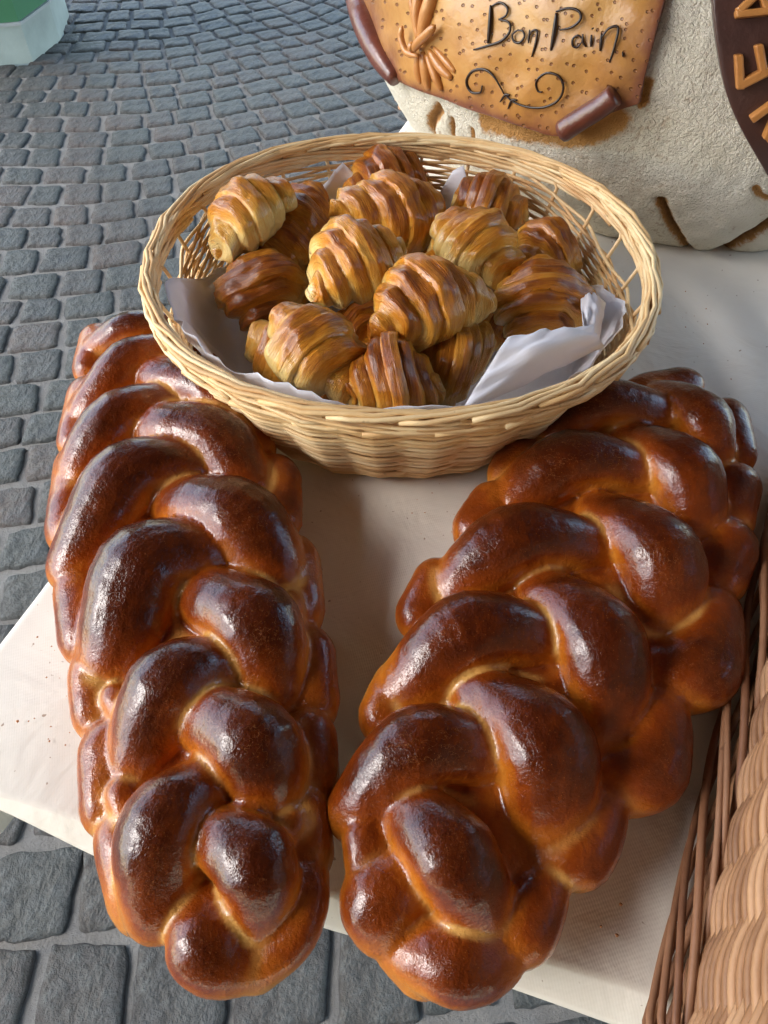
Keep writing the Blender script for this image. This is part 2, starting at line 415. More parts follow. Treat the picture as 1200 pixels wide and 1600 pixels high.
# ------------------------------------------------------------------ table and cloth
TZ = .70
A = np.array([-.325, .172]); U = np.array([.965, -.262]); U /= np.linalg.norm(U); W = np.array([.36, .933]); W /= np.linalg.norm(W)
def tw(s, t, z): p = A + U * s + W * t; return (p[0], p[1], z)
table = empty('table', (*(A + U * .8 + W * .8), 0), 'market table under the white paper cloth, carrying the breads and baskets', 'table')
j = Join(); k = [tw(.012, .012, TZ - .03), tw(1.6, .012, TZ - .03), tw(1.6, 1.75, TZ - .03), tw(.012, 1.75, TZ - .03)]
k2 = [(a, b, TZ - .004) for a, b, c in k]
j.add(k + k2, [(3, 2, 1, 0), (4, 5, 6, 7), (0, 1, 5, 4), (1, 2, 6, 5), (2, 3, 7, 6), (3, 0, 4, 7)]); part('tabletop', j, WOOD, table, smooth=False)
for s, t in ((.14, .2), (1.5, .2), (.14, 1.65), (1.5, 1.65)):
    j = Join(); x, y_, _ = tw(s, t, 0); j.tube([(x, y_, 0), (x, y_, TZ - .031)], .022, 10); part('leg', j, WOOD, table)
# cloth: a sheet with rounded drop at its edges
ss = np.concatenate([np.linspace(-.16, -.012, 8), np.linspace(-.009, .012, 8), np.linspace(.03, 1.62, 90)])
ts = np.concatenate([np.linspace(-.045, -.004, 7), np.linspace(0, .012, 4), np.linspace(.03, 1.76, 90)])
V = []
for t in ts:
    for s in ss:
        rr = .008; z = TZ; s2, t2 = s, t
        z -= .006 * float(sstep(.12, -.01, s)) * float(sstep(.35, .0, t)); z += .0016 * noise.noise(Vector((s * 7, t * 7, 3))) + .0022 * max(0, noise.noise(Vector((s * 3.1 + t * 4, t * 2.2 - s * 5, 8))) ) ** 2 * 3 + .0005 * noise.noise(Vector((s * 25, t * 25, 3)))
        if s < 0:
            d = -s; a = min(d / rr, math.pi / 2 * .93); s2 = -rr * math.sin(a); z -= rr * (1 - math.cos(a))
            s2 += .004 * math.sin(t * 9 + 1) * min(1, d / .02)
            if d > rr * 1.46: z -= (d - rr * 1.46); s2 += (.03 + .02 * math.sin(t * 18)) * (d - rr * 1.46)
        if t < 0:   # stiff short hem, flaring forwards
            e = .12 + .42 * float(sstep(.05, .2, s)) + .06 * math.sin(s * 13)
            d = -t * e; ang = R(38 + 10 * math.sin(s * 6)); t2 = -d * math.cos(ang); z -= d * math.sin(ang)
        V.append(tw(s2, t2, z))
nS = len(ss); F = [(b * nS + a, b * nS + a + 1, (b + 1) * nS + a + 1, (b + 1) * nS + a) for b in range(len(ts) - 1) for a in range(nS - 1)]
cl = link('tablecloth', mesh('tablecloth', V, F, CLOTH)); sm = cl.modifiers.new('s', 'SOLIDIFY'); sm.thickness = .0012
tag(cl, 'off-white paper tablecloth spread under the breads with a short hem over the front edge', 'tablecloth')

# ------------------------------------------------------------------ braided loaves
def profile(n, r, blunt=.55):
    s = np.linspace(0, 1, n); e = np.minimum(s, 1 - s) / .5
    return r * (.45 + .55 * np.sqrt(np.clip(1 - (1 - np.clip(e / blunt, 0, 1)) ** 2, 0, 1)))
GROW = {'c': 1.07, 's': 1.10, 'e': 1.08, 'n': 1.1}; EXT = {'c': (.6, .45), 's': (.2, .12), 'e': (.2, .2), 'n': (.2, .2)}; DIP = {'c': .022, 's': .004, 'e': .004, 'n': .004}
def braid(name, lobes, spine, label, voxel=.0021, seed=0):
    J = Join(); cap = []
    for kind, pts, rp in lobes:
        zz = {'c': (.052, .066, .060, .040), 's': (.034, .036, .034, .030), 'e': (.036, .044, .040, .034), 'n': (.046, .05, .05, .044)}[kind]
        n = len(pts); rs = np.array(rp if isinstance(rp, (list, tuple)) else [rp] * n, float)
        zs = np.interp(np.linspace(0, 1, n), np.linspace(0, 1, 4), zz)
        P = []
        for (x, y), z in zip(pts, zs): P.append(at(x, y, TZ + z))
        P = np.array(P); rs = rs * GROW[kind]; a0, b0 = EXT[kind]
        st = P[0] + (P[0] - P[1]) * a0; st[2] = P[0][2] - DIP[kind]; en = P[-1] + (P[-1] - P[-2]) * b0; en[2] = max(P[-1][2] - DIP[kind], TZ + .022)
        P = np.vstack([st, P, en]); rs = np.concatenate([[rs[0] * .8], rs, [rs[-1] * .82]]); n += 2
        P = spline(P, 26); dz = np.array([depth(p) for p in P]) / 1155
        rw = np.interp(np.linspace(0, 1, 26), np.linspace(0, 1, n), rs) * dz
        rad = profile(26, 1.0, .6 if kind == 's' else .4) * rw
        # extend beyond the ends so the caps are round
        J.tube(P, rad, 20); cap.append((P, rad))
    sp = spline([at(x, y, TZ + .036) for x, y, _ in spine], 30); sr = .80 * np.interp(np.linspace(0, 1, 30), np.linspace(0, 1, len(spine)), [q[2] for q in spine])
    V, F = tube(sp, profile(30, 1.0, .3) * sr, 24); V[:, 2] = TZ + .030 + (V[:, 2] - TZ - .036) * .27; J.add(V, F)
    tmp = link('tmp', J.mesh('tmp', None))
    md = tmp.modifiers.new('r', 'REMESH'); md.mode = 'VOXEL'; md.voxel_size = voxel
    ms = tmp.modifiers.new('s', 'SMOOTH'); ms.factor = .5; ms.iterations = 3
    dg = bpy.context.evaluated_depsgraph_get(); ev = tmp.evaluated_get(dg); me = ev.to_mesh()
    nv = len(me.vertices); Vv = np.empty(nv * 3, np.float32); me.vertices.foreach_get('co', Vv); Vv = Vv.reshape(-1, 3).astype(float)
    nl = len(me.loops); li = np.empty(nl, np.int32); me.loops.foreach_get('vertex_index', li)
    ls = np.empty(len(me.polygons), np.int32); me.polygons.foreach_get('loop_start', ls); quad = li.reshape(-1, 4) if nl == 4 * len(ls) else None
    assert quad is not None
    ev.to_mesh_clear(); bpy.data.objects.remove(tmp)
    D = np.empty((nv, len(cap)))
    for i, (P, rad) in enumerate(cap):
        d = np.full(nv, 9.0)
        for p, r_ in zip(P, rad): d = np.minimum(d, np.linalg.norm(Vv - p, axis=1) - r_)
        D[:, i] = d
    own = D.argmin(1); S = np.sort(D, axis=1); gap = S[:, 1] - S[:, 0]
    # swell: low relief along the strands, tiny dimples
    n1 = vnoise(Vv, 30, seed, 3)
    hh = Vv[:, 2] - TZ; Vv[:, 2] = TZ + np.where(hh > .045, .045 + (hh - .045) * .84, hh)
    a, b, c, d_ = (Vv[quad[:, i]] for i in range(4)); fn = np.cross(c - a, d_ - b); N = np.zeros_like(Vv)
    for i in range(4): np.add.at(N, quad[:, i], fn)
    N /= np.linalg.norm(N, axis=1)[:, None] + 1e-12
    Vv += N * (n1 * .0011)[:, None]
    Vv[:, 2] = np.maximum(Vv[:, 2], TZ + .002)
    a, b, c, d_ = (Vv[quad[:, i]] for i in range(4)); fn = np.cross(c - a, d_ - b); N = np.zeros_like(Vv)
    for i in range(4): np.add.at(N, quad[:, i], fn)
    N /= np.linalg.norm(N, axis=1)[:, None] + 1e-12
    crease = (1 - sstep(.0002, .0055, gap)) * 1.0 + .5 * sstep(.002, .007, S[:, 0])
    n2 = vnoise(Vv, 16, seed + 9, 3); hz_ = sstep(.035, .075, Vv[:, 2] - TZ)
    crease = np.clip(crease * (.22 + 2.9 * n2 + .4 * hz_), 0, 1)
    hz = sstep(.035, .085, Vv[:, 2] - TZ); upn = N[:, 2]
    bake = np.clip(.02 + .36 * sstep(.002, .022, gap) + .40 * sstep(.1, .95, upn) + .20 * hz, 0, 1)
    root = empty(name, (*Vv.mean(0)[:2], TZ), label, 'braided loaf'); loc = np.array(root.location)
    fo = own[quad[:, 0]]
    for i in range(len(cap)):
        q = quad[fo == i]
        if len(q) < 12: continue
        ids, inv = np.unique(q, return_inverse=True); q2 = inv.reshape(-1, 4)
        me = mesh('strand', Vv[ids] - loc, q2, CRUST, attrs={'crease': crease[ids], 'bake': bake[ids]})
        me.normals_split_custom_set_from_vertices(N[ids].tolist())
        link('strand', me, root)
    return root

LB = [('c', [(262, 512), (205, 508), (158, 545)], 27), ('c', [(285, 560), (205, 560), (150, 640)], 37),
 ('c', [(248, 640), (180, 650), (135, 735)], 43), ('c', [(282, 735), (195, 745), (135, 865)], [50, 60, 50]), ('c', [(325, 868), (225, 885), (190, 1010)], [52, 76, 62]),
 ('c', [(335, 1045), (262, 1070), (222, 1180)], [48, 66, 50]), ('c', [(318, 1225), (250, 1290), (248, 1400)], [46, 66, 58]),
 ('e', [(315, 1415), (320, 1470), (345, 1500), (400, 1500)], [42, 58, 52, 40]),
 ('c', [(250, 590), (330, 610), (385, 690)], 40), ('c', [(258, 672), (335, 680), (385, 760)], 48), ('c', [(295, 790), (375, 810), (425, 895)], [50, 66, 58]),
 ('c', [(330, 935), (400, 970), (425, 1065)], [50, 66, 56]), ('c', [(320, 1118), (395, 1160), (420, 1240)], [50, 72, 58]), ('c', [(330, 1300), (395, 1345), (410, 1425)], [44, 64, 52]),
 ('e', [(480, 1370), (465, 1450), (400, 1515)], [34, 36, 34]),
 ('s', [(155, 535), (145, 580)], 28), ('s', [(140, 620), (122, 690)], 30), ('s', [(125, 735), (112, 830)], 36), ('s', [(128, 925), (135, 1000)], 38),
 ('s', [(150, 1050), (155, 1120)], 38), ('s', [(170, 1170), (172, 1260)], 42), ('s', [(195, 1310), (215, 1410)], 42),
 ('n', [(180, 1090), (196, 1120)], 22), ('n', [(190, 1240), (203, 1275)], 24),
 ('s', [(385, 640), (395, 710)], 32), ('s', [(430, 750), (432, 820)], 38), ('s', [(455, 880), (465, 960)], 42), ('s', [(482, 1020), (490, 1100)], 40), ('s', [(480, 1150), (485, 1220)], 42), ('s', [(475, 1270), (478, 1340)], 42),
 ('n', [(450, 945), (452, 990)], 26), ('n', [(455, 1285), (440, 1310)], 28)]
LS = [(225, 560, .06), (255, 700, .10), (270, 850, .105), (300, 1000, .10), (320, 1200, .085), (340, 1380, .065), (350, 1450, .04)]
braid('braided_loaf', LB, LS, 'glossy dark brown braided loaf on the left, narrower one, running under the croissant basket rim', seed=1)
RB = [('c', [(1015, 645), (930, 628), (868, 680)], [38, 46, 40]), ('c', [(985, 735), (890, 718), (815, 780)], [42, 52, 46]), ('c', [(905, 850), (805, 842), (725, 912)], [46, 60, 50]),
 ('c', [(838, 995), (735, 985), (648, 1065)], [48, 66, 52]), ('c', [(755, 1172), (655, 1165), (575, 1255)], [48, 66, 56]),
 ('e', [(660, 1370), (600, 1400), (600, 1440)], [48, 62, 56]), ('e', [(650, 1490), (715, 1505), (775, 1500)], [46, 58, 46]),
 ('e', [(1005, 618), (1062, 606)], 32), ('c', [(1045, 625), (1100, 650), (1108, 715)], [34, 42, 36]), ('c', [(1000, 700), (1070, 735), (1080, 815)], [42, 56, 48]),
 ('c', [(955, 815), (1030, 860), (1035, 945)], [46, 66, 56]), ('c', [(868, 940), (940, 1000), (945, 1105)], [50, 70, 58]),
 ('c', [(765, 1095), (850, 1160), (855, 1265)], [52, 80, 66]), ('c', [(650, 1275), (710, 1340), (745, 1420)], [52, 70, 56]),
 ('s', [(1136, 655), (1150, 712)], 30), ('s', [(1145, 762), (1135, 815)], 38), ('s', [(1132, 857), (1110, 912)], 46), ('s', [(1110, 960), (1085, 1045), (1020, 1060)], [44, 62, 50]),
 ('s', [(1030, 1110), (1012, 1200), (950, 1220)], [42, 58, 50]), ('s', [(940, 1260), (900, 1325), (840, 1330)], [40, 58, 48]), ('s', [(850, 1390), (815, 1450), (775, 1470)], [40, 52, 44]),
 ('s', [(815, 715), (797, 748)], 36), ('s', [(772, 790), (745, 832)], 38), ('s', [(682, 912), (656, 962)], 38), ('s', [(622, 1070), (598, 1122)], 38), ('n', [(570, 1310), (575, 1350)], 34),
 ('s', [(620, 1480), (660, 1525)], 34)]
RS = [(1020, 640, .055), (980, 760, .09), (920, 900, .11), (860, 1040, .11), (780, 1180, .105), (720, 1330, .08), (700, 1450, .045)]
braid('braided_loaf', RB, RS, 'glossy dark brown braided loaf on the right, wider one, lying beside the brown wicker basket', seed=4)

# ------------------------------------------------------------------ baskets
def plan(a, b, ex, rot, c):
    if ex > 6:                       # rounded rectangle, phi runs along its outline
        cr_ = .04; pts = []
        for sx, sy, a0 in ((1, 1, 0), (-1, 1, 90), (-1, -1, 180), (1, -1, 270)):
            for q in range(9): an = R(a0 + q * 11.25); pts.append((sx * (a - cr_) + cr_ * math.cos(an), sy * (b - cr_) + cr_ * math.sin(an), math.cos(an), math.sin(an)))
        pts.append(pts[0]); pts = np.array(pts); sl = np.concatenate([[0], np.cumsum(np.linalg.norm(np.diff(pts[:, :2], axis=0), axis=1))])
        def g(phi, off=0.0, k=1.0):
            t = (phi / (2 * math.pi)) % 1.0 * sl[-1]; x, y, nx, ny = (np.interp(t, sl, pts[:, i_]) for i_ in range(4))
            x += nx * off; y += ny * off
            return np.array([c[0] + x * math.cos(rot) - y * math.sin(rot), c[1] + x * math.sin(rot) + y * math.cos(rot)])
        return g
    def f(phi, off=0.0, k=1.0):
        x = (abs(math.cos(phi)) ** (2 / ex)) * math.copysign(1, math.cos(phi)) * a * k; y = (abs(math.sin(phi)) ** (2 / ex)) * math.copysign(1, math.sin(phi)) * b * k
        l = math.hypot(x, y) + 1e-9; x += x / l * off; y += y / l * off
        return np.array([c[0] + x * math.cos(rot) - y * math.sin(rot), c[1] + x * math.sin(rot) + y * math.cos(rot)])
    return f
def even(f, n):
    ph = np.linspace(0, 2 * math.pi, 1441); P = np.array([f(p) for p in ph]); s = np.concatenate([[0], np.cumsum(np.linalg.norm(np.diff(P, axis=0), axis=1))])
    return np.interp(np.arange(n) / n * s[-1], s, ph)
def basket(label, base, rim, ex, rot, c, z0, H, nst, rows, rrod, mat, matb, gap, nb_span=5, border=2, rim_wave=0.0, sub=6, zig=1.75, rb=None, opn=0.0):
    rb = rb or rrod
    root = empty('wicker_basket', (c[0], c[1], z0), label, 'basket'); loc = np.array([c[0], c[1], z0])
    ph = even(plan(*rim, ex, rot, c), nst)
    def wall(i, t, off=0.0):       # i: fractional stake index, t: 0..1 up the wall
        p = np.interp(i % nst, np.arange(nst + 1), np.append(ph, 2 * math.pi))
        a = base[0] + (rim[0] - base[0]) * t ** .8; b = base[1] + (rim[1] - base[1]) * t ** .8
        # straight runs between stakes: the rim is a polygon
        i0 = int(i % nst); fr = (i % nst) - i0
        f = plan(a, b, ex, rot, c)
        q = f(ph[i0], off) * (1 - fr) + f(ph[(i0 + 1) % nst] + (2 * math.pi if i0 == nst - 1 else 0), off) * fr
        zr = rim_wave * math.cos(p * 1.0 - 1.9)
        return np.array([q[0], q[1], z0 + .004 + H * t + zr * t])
    def add(name, P, r_, mt=mat, sides=6, lab=None):
        V, F = tube(P, r_, sides); o = link(name, mesh(name, V, F, mt, origin=loc), root); return o
    # woven base disc
    V = [(c[0], c[1], z0 + .006)]; n = 48; f = plan(base[0], base[1], ex, rot, c)
    V += [(*f(k * 2 * math.pi / n), z0 + .006) for k in range(n)]; V += [(*f(k * 2 * math.pi / n), z0 + .001) for k in range(n)]
    F = [(0, 1 + k, 1 + (k + 1) % n) for k in range(n)] + [(1 + k, 1 + n + k, 1 + n + (k + 1) % n, 1 + (k + 1) % n) for k in range(n)]
    link('base', mesh('base', V, F, mat, origin=loc, smooth=False), root)
    for k in range(rows):
        t0 = k / (rows - 1) * gap; P = []; ph0 = k % 2; jit = random.uniform(-.0006, .0006)
        for q in range(nst * sub + 1):
            i = q / sub
            pa = i / nst * 2 * math.pi; t = t0 * (1 - opn * max(0, math.cos(2 * (pa - .15))) ** 1.5)
            off = rrod * zig * math.cos(math.pi * (i + ph0)) 
            p = wall(i, t, off); p[2] += .0007 * math.sin(i * 1.3 + k * 2) + jit
            P.append(p)
        add('weaver', P[:-1] + [P[0] + (P[1] - P[0]) * .02], rrod * random.uniform(.88, 1.1))
    for k in range(nst):           # stakes lean a little, run up into the border
        P = [wall(k, t) for t in np.linspace(0, gap, 7)] + [wall(k + d, t, .001) for d, t in ((.15, gap + (1 - gap) * .4), (.42, 1.0))]
        add('stake', P, rrod * 1.15)
    # border: every stake bends over and runs on outside its neighbours
    for lay in range(border):
        for k in range(nst):
            P = []
            for s in np.linspace(0, nb_span, nb_span * 3 + 1):
                f_ = s / nb_span
                off = rb * (2.9 * math.cos(f_ * math.pi * 1.15 + lay * 2.2) + random.uniform(-.9, .9))
                p = wall(k + .42 + s + lay * .5, 1.0 + .0 * f_, off)
                p[2] += rb * (2.9 * math.sin(f_ * math.pi * 1.1 + lay * 1.3) - .2 - lay * 1.6)
                P.append(p)
            rr = np.linspace(1.25, .8, len(P)) * rb * random.uniform(.95, 1.2)
            add('border_rod', P, rr, matb)
    return root, wall
BC = (.015, .588)
bk, wall = basket('pale peeled-willow oval basket of croissants with a white paper lining', (.165, .160), (.222, .205), 2.15, 0, BC, TZ + .001, .118, 26, 31, .00172, WILLOW, WILLOW, .86, nb_span=5, border=5, rb=.00172, opn=.20, rim_wave=.004)
# foot ring of the croissant basket
u = np.array([.457, .889]); u /= np.linalg.norm(u); n_ = np.array([u[1], -u[0]])
c2 = np.array([.157, .029]) + u * .21 + n_ * .175
bk2, wall2 = basket('big reddish-brown wicker basket at the right edge, seen from its outer side', (.265, .168), (.285, .190), 14, math.atan2(u[1], u[0]), tuple(c2), TZ + .001, .26, 46, 42, .0028, BUFF, BUFF, .93, nb_span=4, border=2, sub=6, zig=1.15)
loc2 = np.array(bk2.location)
for k in range(12):                 # thick dark foot rods twisted round the bottom
    P = []
    for q in range(0, 301):
        i = q / 300 * 46; off = .013 + .009 * math.cos(i * (.5 + .05 * (k % 3)) + k * .7); p = wall2(i, 0.0, off); p[2] = TZ + .0045 + .022 + .021 * math.sin(i * (.5 + .05 * (k % 3)) + k * .7); P.append(p)
    V, F = tube(P, random.uniform(.0019, .0027), 7); link('foot_rod', mesh('foot_rod', V, F, BROWNROD, origin=loc2), bk2)
# small basket behind the big loaf
bk3, _ = basket('small wicker basket wedged behind the left foot of the big floured loaf', (.038, .038), (.045, .045), 2, 0, (.062, 1.168), TZ + .001, .05, 14, 9, .0028, BUFF, BUFF, .85, nb_span=3, border=2)

# ------------------------------------------------------------------ croissants
def croissant(P0, P1, rmax, up, bend, nb, brown, seed, label):
    P0 = np.array(P0); P1 = np.array(P1); L = np.linalg.norm(P1 - P0); ax = (P1 - P0) / L
    up = np.array(up, float); up -= ax * (up @ ax); up /= np.linalg.norm(up); side = np.cross(up, ax); c = (P0 + P1) / 2
    nu, nv = 150, 56; U_ = np.linspace(-1, 1, nu); A_ = np.arange(nv) * 2 * math.pi / nv
    U_ = np.sign(U_) * (1 - (1 - np.abs(U_)) ** 1.25)
    rg = np.random.default_rng(seed); ph = rg.uniform(-.25, .25); tw_ = rg.uniform(.25, .5) * (1 if rg.random() < .5 else -1)
    V = np.empty((nu, nv, 3)); BR = np.empty((nu, nv)); UVs = np.empty((nu, nv, 2))
    lumps = [noise.noise(Vector((k * .9, seed, 2))) for k in range(40)]
    for i, u_ in enumerate(U_):
        for k, a in enumerate(A_):
            sk = u_ + .055 * tw_ * math.sin(a + ph * 3) + .02 * math.sin(2 * a + seed)      # bands sit askew
            p = abs(sk) * nb + .5; fl = int(p); fr = p - fl
            step = (fl - .5 + .25 * fr + .75 * sstep(.70, 1.0, fr)) / nb                    # radius holds over a band, then drops
            ue = min(1, max(0, step))
            rb = (1 - ue ** 1.2) ** .92 * .80 + .20
            if p < 1: rb = 1.0
            bul = math.sin(math.pi * min(1, fr)) ** .7 if p >= 1 else math.cos(math.pi * (abs(sk) * nb)) ** .5 if abs(sk) * nb < .5 else 0
            rr = rmax * 1.17 * (rb * (.95 + .055 * bul) * (1 + .10 * lumps[(fl * 2 + (sk > 0)) % 40]))
            tip = sstep(0, .09, 1 - abs(u_)); rr *= math.sqrt(max(0, tip)) * .98 + .02
            z = math.sin(a); y = math.cos(a)
            # belly flatter than the back
            q = c + ax * (L / 2 * u_ + .004 * math.sin(a * 2 + seed)) + side * (rr * y * 1.02 - bend * (u_ * u_ - .35)) + up * (rr * (z if z > 0 else z * .72) * .92 - .006 * u_ * u_)
            V[i, k] = q
            b = brown * .68 + .42 * sstep(-.05, .95, z) - .17 + .14 * bul * sstep(0, .8, z) * (1 - .5 * abs(u_)) + .05 - .14 * sstep(.72, .98, fr) * (p >= 1) - .16 * abs(u_) ** 2 - .25 * sstep(.1, -.6, z)
            b += .15 * math.exp(-((fr - .58) / .13) ** 2) * sstep(.15, .8, z) * (p >= 1) * (1 - .4 * abs(u_))
            b += .38 * lumps[(fl * 3 + (sk > 0) + 7) % 40]
            BR[i, k] = b; UVs[i, k] = ((sk * .5 + .5), a / (2 * math.pi) * 4)
    Vf = V.reshape(-1, 3); nz = vnoise(Vf, 38, seed * 1.3, 3)
    ctr = np.repeat(V.mean(1), nv, axis=0); dirn = Vf - ctr; dl = np.linalg.norm(dirn, axis=1)[:, None] + 1e-9
    Vf = Vf + dirn / dl * (nz * .0052)[:, None] * np.minimum(1, dl / .012)
    F = [(i * nv + k, i * nv + (k + 1) % nv, (i + 1) * nv + (k + 1) % nv, (i + 1) * nv + k) for i in range(nu - 1) for k in range(nv)]
    F.append(tuple(range(nv))[::-1]); F.append(tuple((nu - 1) * nv + k for k in range(nv)))
    F = [f[::-1] for f in F]
    lo = Vf[:, 2].min(); org = (c[0], c[1], lo)
    o = link('croissant', mesh('croissant', Vf, F, PASTRY, attrs={'brown': BR.ravel()}, uv=UVs.reshape(-1, 2), origin=org), None, org)
    return tag(o, label, 'croissant', 'croissants heaped in the basket')
def cr(a, b, za, zb, r_, up=(0, -.35, 1), bend=.012, nb=4.2, brown=.3, label=''):
    cr.k += 1
    return croissant(at(*a, TZ + za), at(*b, TZ + zb), r_, up, bend, nb, brown, cr.k * 3 + 1, label)
cr.k = 0
# (tip, tip, heights, radius)
cr((332, 392), (446, 290), .110, .135, .031, (-.5, -.3, .8), .010, 2.6, .14, 'pale croissant highest at the back left against the wall of the basket')
cr((500, 300), (415, 425), .095, .085, .034, (.1, -.2, 1), .006, 2.5, .45, 'brown croissant tucked behind the pale back-left one')
cr((392, 395), (420, 520), .100, .060, .036, (-.3, -.1, 1), .008, 2.9, .46, 'brown croissant at the left wall above the paper lining')
cr((430, 482), (566, 618), .132, .100, .031, (.35, -.2, 1), -.010, 2.7, .24, 'croissant with pale flank and brown back lying front left, tip pointing at the viewer')
cr((392, 520), (528, 612), .086, .070, .030, (-.5, -.5, 1), .006, 2.5, .10, 'pale croissant lying on its side under the front-left one')
cr((535, 320), (668, 270), .088, .092, .036, (0, -.2, 1), .006, 2.9, .50, 'round-backed dark croissant furthest back in the middle')
cr((530, 345), (692, 322), .115, .095, .037, (.1, -.45, 1), -.016, 2.9, .40, 'orange ribbed croissant at the back middle, in front of the darkest one')
cr((484, 452), (626, 382), .125, .125, .034, (-.1, -.35, 1), .012, 3.1, .27, 'orange croissant with one dark ridge in the centre of the heap')
cr((578, 512), (754, 448), .128, .122, .035, (-.1, -.4, 1), .016, 3.1, .36, 'large ribbed croissant in the centre right of the heap, nearest the top')
cr((688, 338), (802, 434), .128, .105, .033, (.35, -.1, 1), -.012, 2.7, .20, 'pale yellow croissant at the back right with a brown crest')
cr((712, 300), (818, 345), .100, .090, .032, (.1, -.1, 1), -.008, 2.6, .52, 'brown croissant behind the pale yellow back-right one')
cr((822, 420), (890, 372), .080, .085, .030, (0, -.2, 1), .006, 2.6, .50, 'dark croissant at the right wall of the basket')
cr((846, 408), (842, 545), .112, .075, .039, (.05, -.3, 1), .004, 3.2, .38, 'broad croissant with horizontal ridges at the right, behind the paper flap')
cr((642, 548), (770, 560), .095, .085, .033, (-.3, -.5, 1), -.020, 2.7, .22, 'pale croissant at the front right leaning on the paper flap')
cr((540, 600), (688, 596), .106, .104, .033, (0, -.15, 1), .008, 2.9, .48, 'dark croissant at the very front, half behind the rim')
cr((660, 420), (745, 412), .085, .085, .027, (0, -.3, 1), .008, 2.5, .22, 'small light croissant peeping out between the large ribbed and the pale yellow ones')
for k, (a, b) in enumerate([((560, 560), (660, 520)), ((440, 470), (520, 400)), ((720, 470), (800, 520)), ((600, 430), (700, 380)), ((540, 500), (600, 560))]):
    o = cr(a, b, .035, .04, .033, (0, 0, 1), .01, 2.6, .5, 'brown croissant in the shaded bottom layer of the heap')

# ------------------------------------------------------------------ paper lining
def facet(x, y, s):
    return noise.noise(Vector((x, y, s)), noise_basis='VORONOI_F2F1') 
V = []; F = []; NP, NT = 132, 26
def hgt(d):   # how far up the wall the sheet reaches, by direction (degrees)
    return np.interp(d % 360, [0, 20, 45, 62, 72, 80, 96, 106, 116, 130, 150, 172, 190, 215, 240, 262, 285, 300, 330, 350, 360],
                              [.62, .30, .25, .35, .92, .45, .40, .92, .75, .3, .3, .65, .88, .96, .97, .95, .90, .80, .78, .78, .62])
for i in range(NP):
    d = i / NP * 360; phi = R(d); h = hgt(d) + .035 * math.sin(d * .21) + .03 * noise.noise(Vector((d * .09, 0, 0)))
    cu = np.array([math.cos(phi), math.sin(phi)])
    for k in range(NT):
        t = k / (NT - 1)
        if t < .35: rr = t / .35 * .93; p = np.array([BC[0] + .158 * cu[0] * rr, BC[1] + .160 * cu[1] * rr, TZ + .012])
        else:
            q = (t - .35) / .65 * h; a = .158 + (.226 - .158) * q ** .8; b = .160 + (.205 - .160) * q ** .8
            off = -.010 - .010 * q; p = np.array([BC[0] + (a + off) * cu[0], BC[1] + (b + off) * cu[1], TZ + .012 + .112 * q])
        fo = .0065 * facet(d * .10, t * 3.0, 1.0) + .0035 * facet(d * .3, t * 7, 4.0)
        p[:2] -= cu * fo * min(1, t * 2); p[2] += .5 * fo * (t < .35)
        V.append(p)
for i in range(NP):
    for k in range(NT - 1): F.append((i * NT + k, i * NT + k + 1, ((i + 1) % NP) * NT + k + 1, ((i + 1) % NP) * NT + k))
# the flap folded in over the croissants at the front right
def flap(corners, zs, n=14, amp=.004, seed=0):
    b = len(V); c = [at(x, y, TZ + z) for (x, y), z in zip(corners, zs)]
    for j_ in range(n + 1):
        for i_ in range(n + 1):
            a_, b_ = i_ / n, j_ / n
            p = (c[0] * (1 - a_) + c[1] * a_) * (1 - b_) + (c[3] * (1 - a_) + c[2] * a_) * b_
            p = p + np.array([0, -.35, 1]) * (amp * facet(a_ * 2.6 + seed, b_ * 2.6, seed) + .012 * math.sin(math.pi * a_) * math.sin(math.pi * b_))
            p = p + np.array([0, 0, 1]) * .003 * noise.noise(Vector((a_ * 6, b_ * 6, seed)))
            V.append(p)
    F.extend([(b + j_ * (n + 1) + i_, b + j_ * (n + 1) + i_ + 1, b + (j_ + 1) * (n + 1) + i_ + 1, b + (j_ + 1) * (n + 1) + i_) for j_ in range(n) for i_ in range(n)])
flap([(718, 645), (945, 540), (928, 503), (795, 522)], [.112, .108, .128, .135], seed=2)
flap([(935, 545), (948, 470), (905, 425), (912, 510)], [.10, .10, .11, .12], seed=7)
pp = link('lining_paper', mesh('lining_paper', V, F, PAPER, smooth=True)); s_ = pp.modifiers.new('s', 'SOLIDIFY'); s_.thickness = .0005
tag(pp, 'crumpled white tissue paper lining the croissant basket, one corner folded up at the front right', 'paper')

# ------------------------------------------------------------------ big floured loaf
LC = np.array([.43, 1.155, .865]); LR = np.array([.455, .44, .31])
def hit(x, y, lift=0.0):
    """first point of the loaf's body along a line of sight, lifted off along its normal"""
    p = at(x, y, .5); o = np.array([0, 0, CAM_H]); d = (p - o) if p[2] < CAM_H else (o - p); d /= np.linalg.norm(d)
    a = (o - LC) / LR; b = d / LR; A_, B_, C_ = b @ b, 2 * a @ b, a @ a - 1; D_ = B_ * B_ - 4 * A_ * C_
    t = (-B_ - math.sqrt(D_)) / (2 * A_) if D_ > 0 else -B_ / (2 * A_)
    q = o + d * t; n = (q - LC) / LR ** 2; n /= np.linalg.norm(n)
    return q + n * lift, n
loaf = empty('floured_loaf', (LC[0], LC[1], TZ), 'huge round floured country loaf decorated with a dough scroll and a dark lettered plaque', 'bread')
lo = np.array(loaf.location)
th = np.concatenate([np.linspace(-175, -5, 420), np.linspace(-2, 182, 60)]); el = np.concatenate([np.linspace(-36, 62, 230), np.linspace(66, 89.5, 10)])
V = np.array([LC + LR * np.array([math.cos(R(e)) * math.cos(R(t)), math.cos(R(e)) * math.sin(R(t)), math.sin(R(e))]) for e in el for t in th])
N = (V - LC) / LR ** 2; N /= np.linalg.norm(N, axis=1)[:, None]
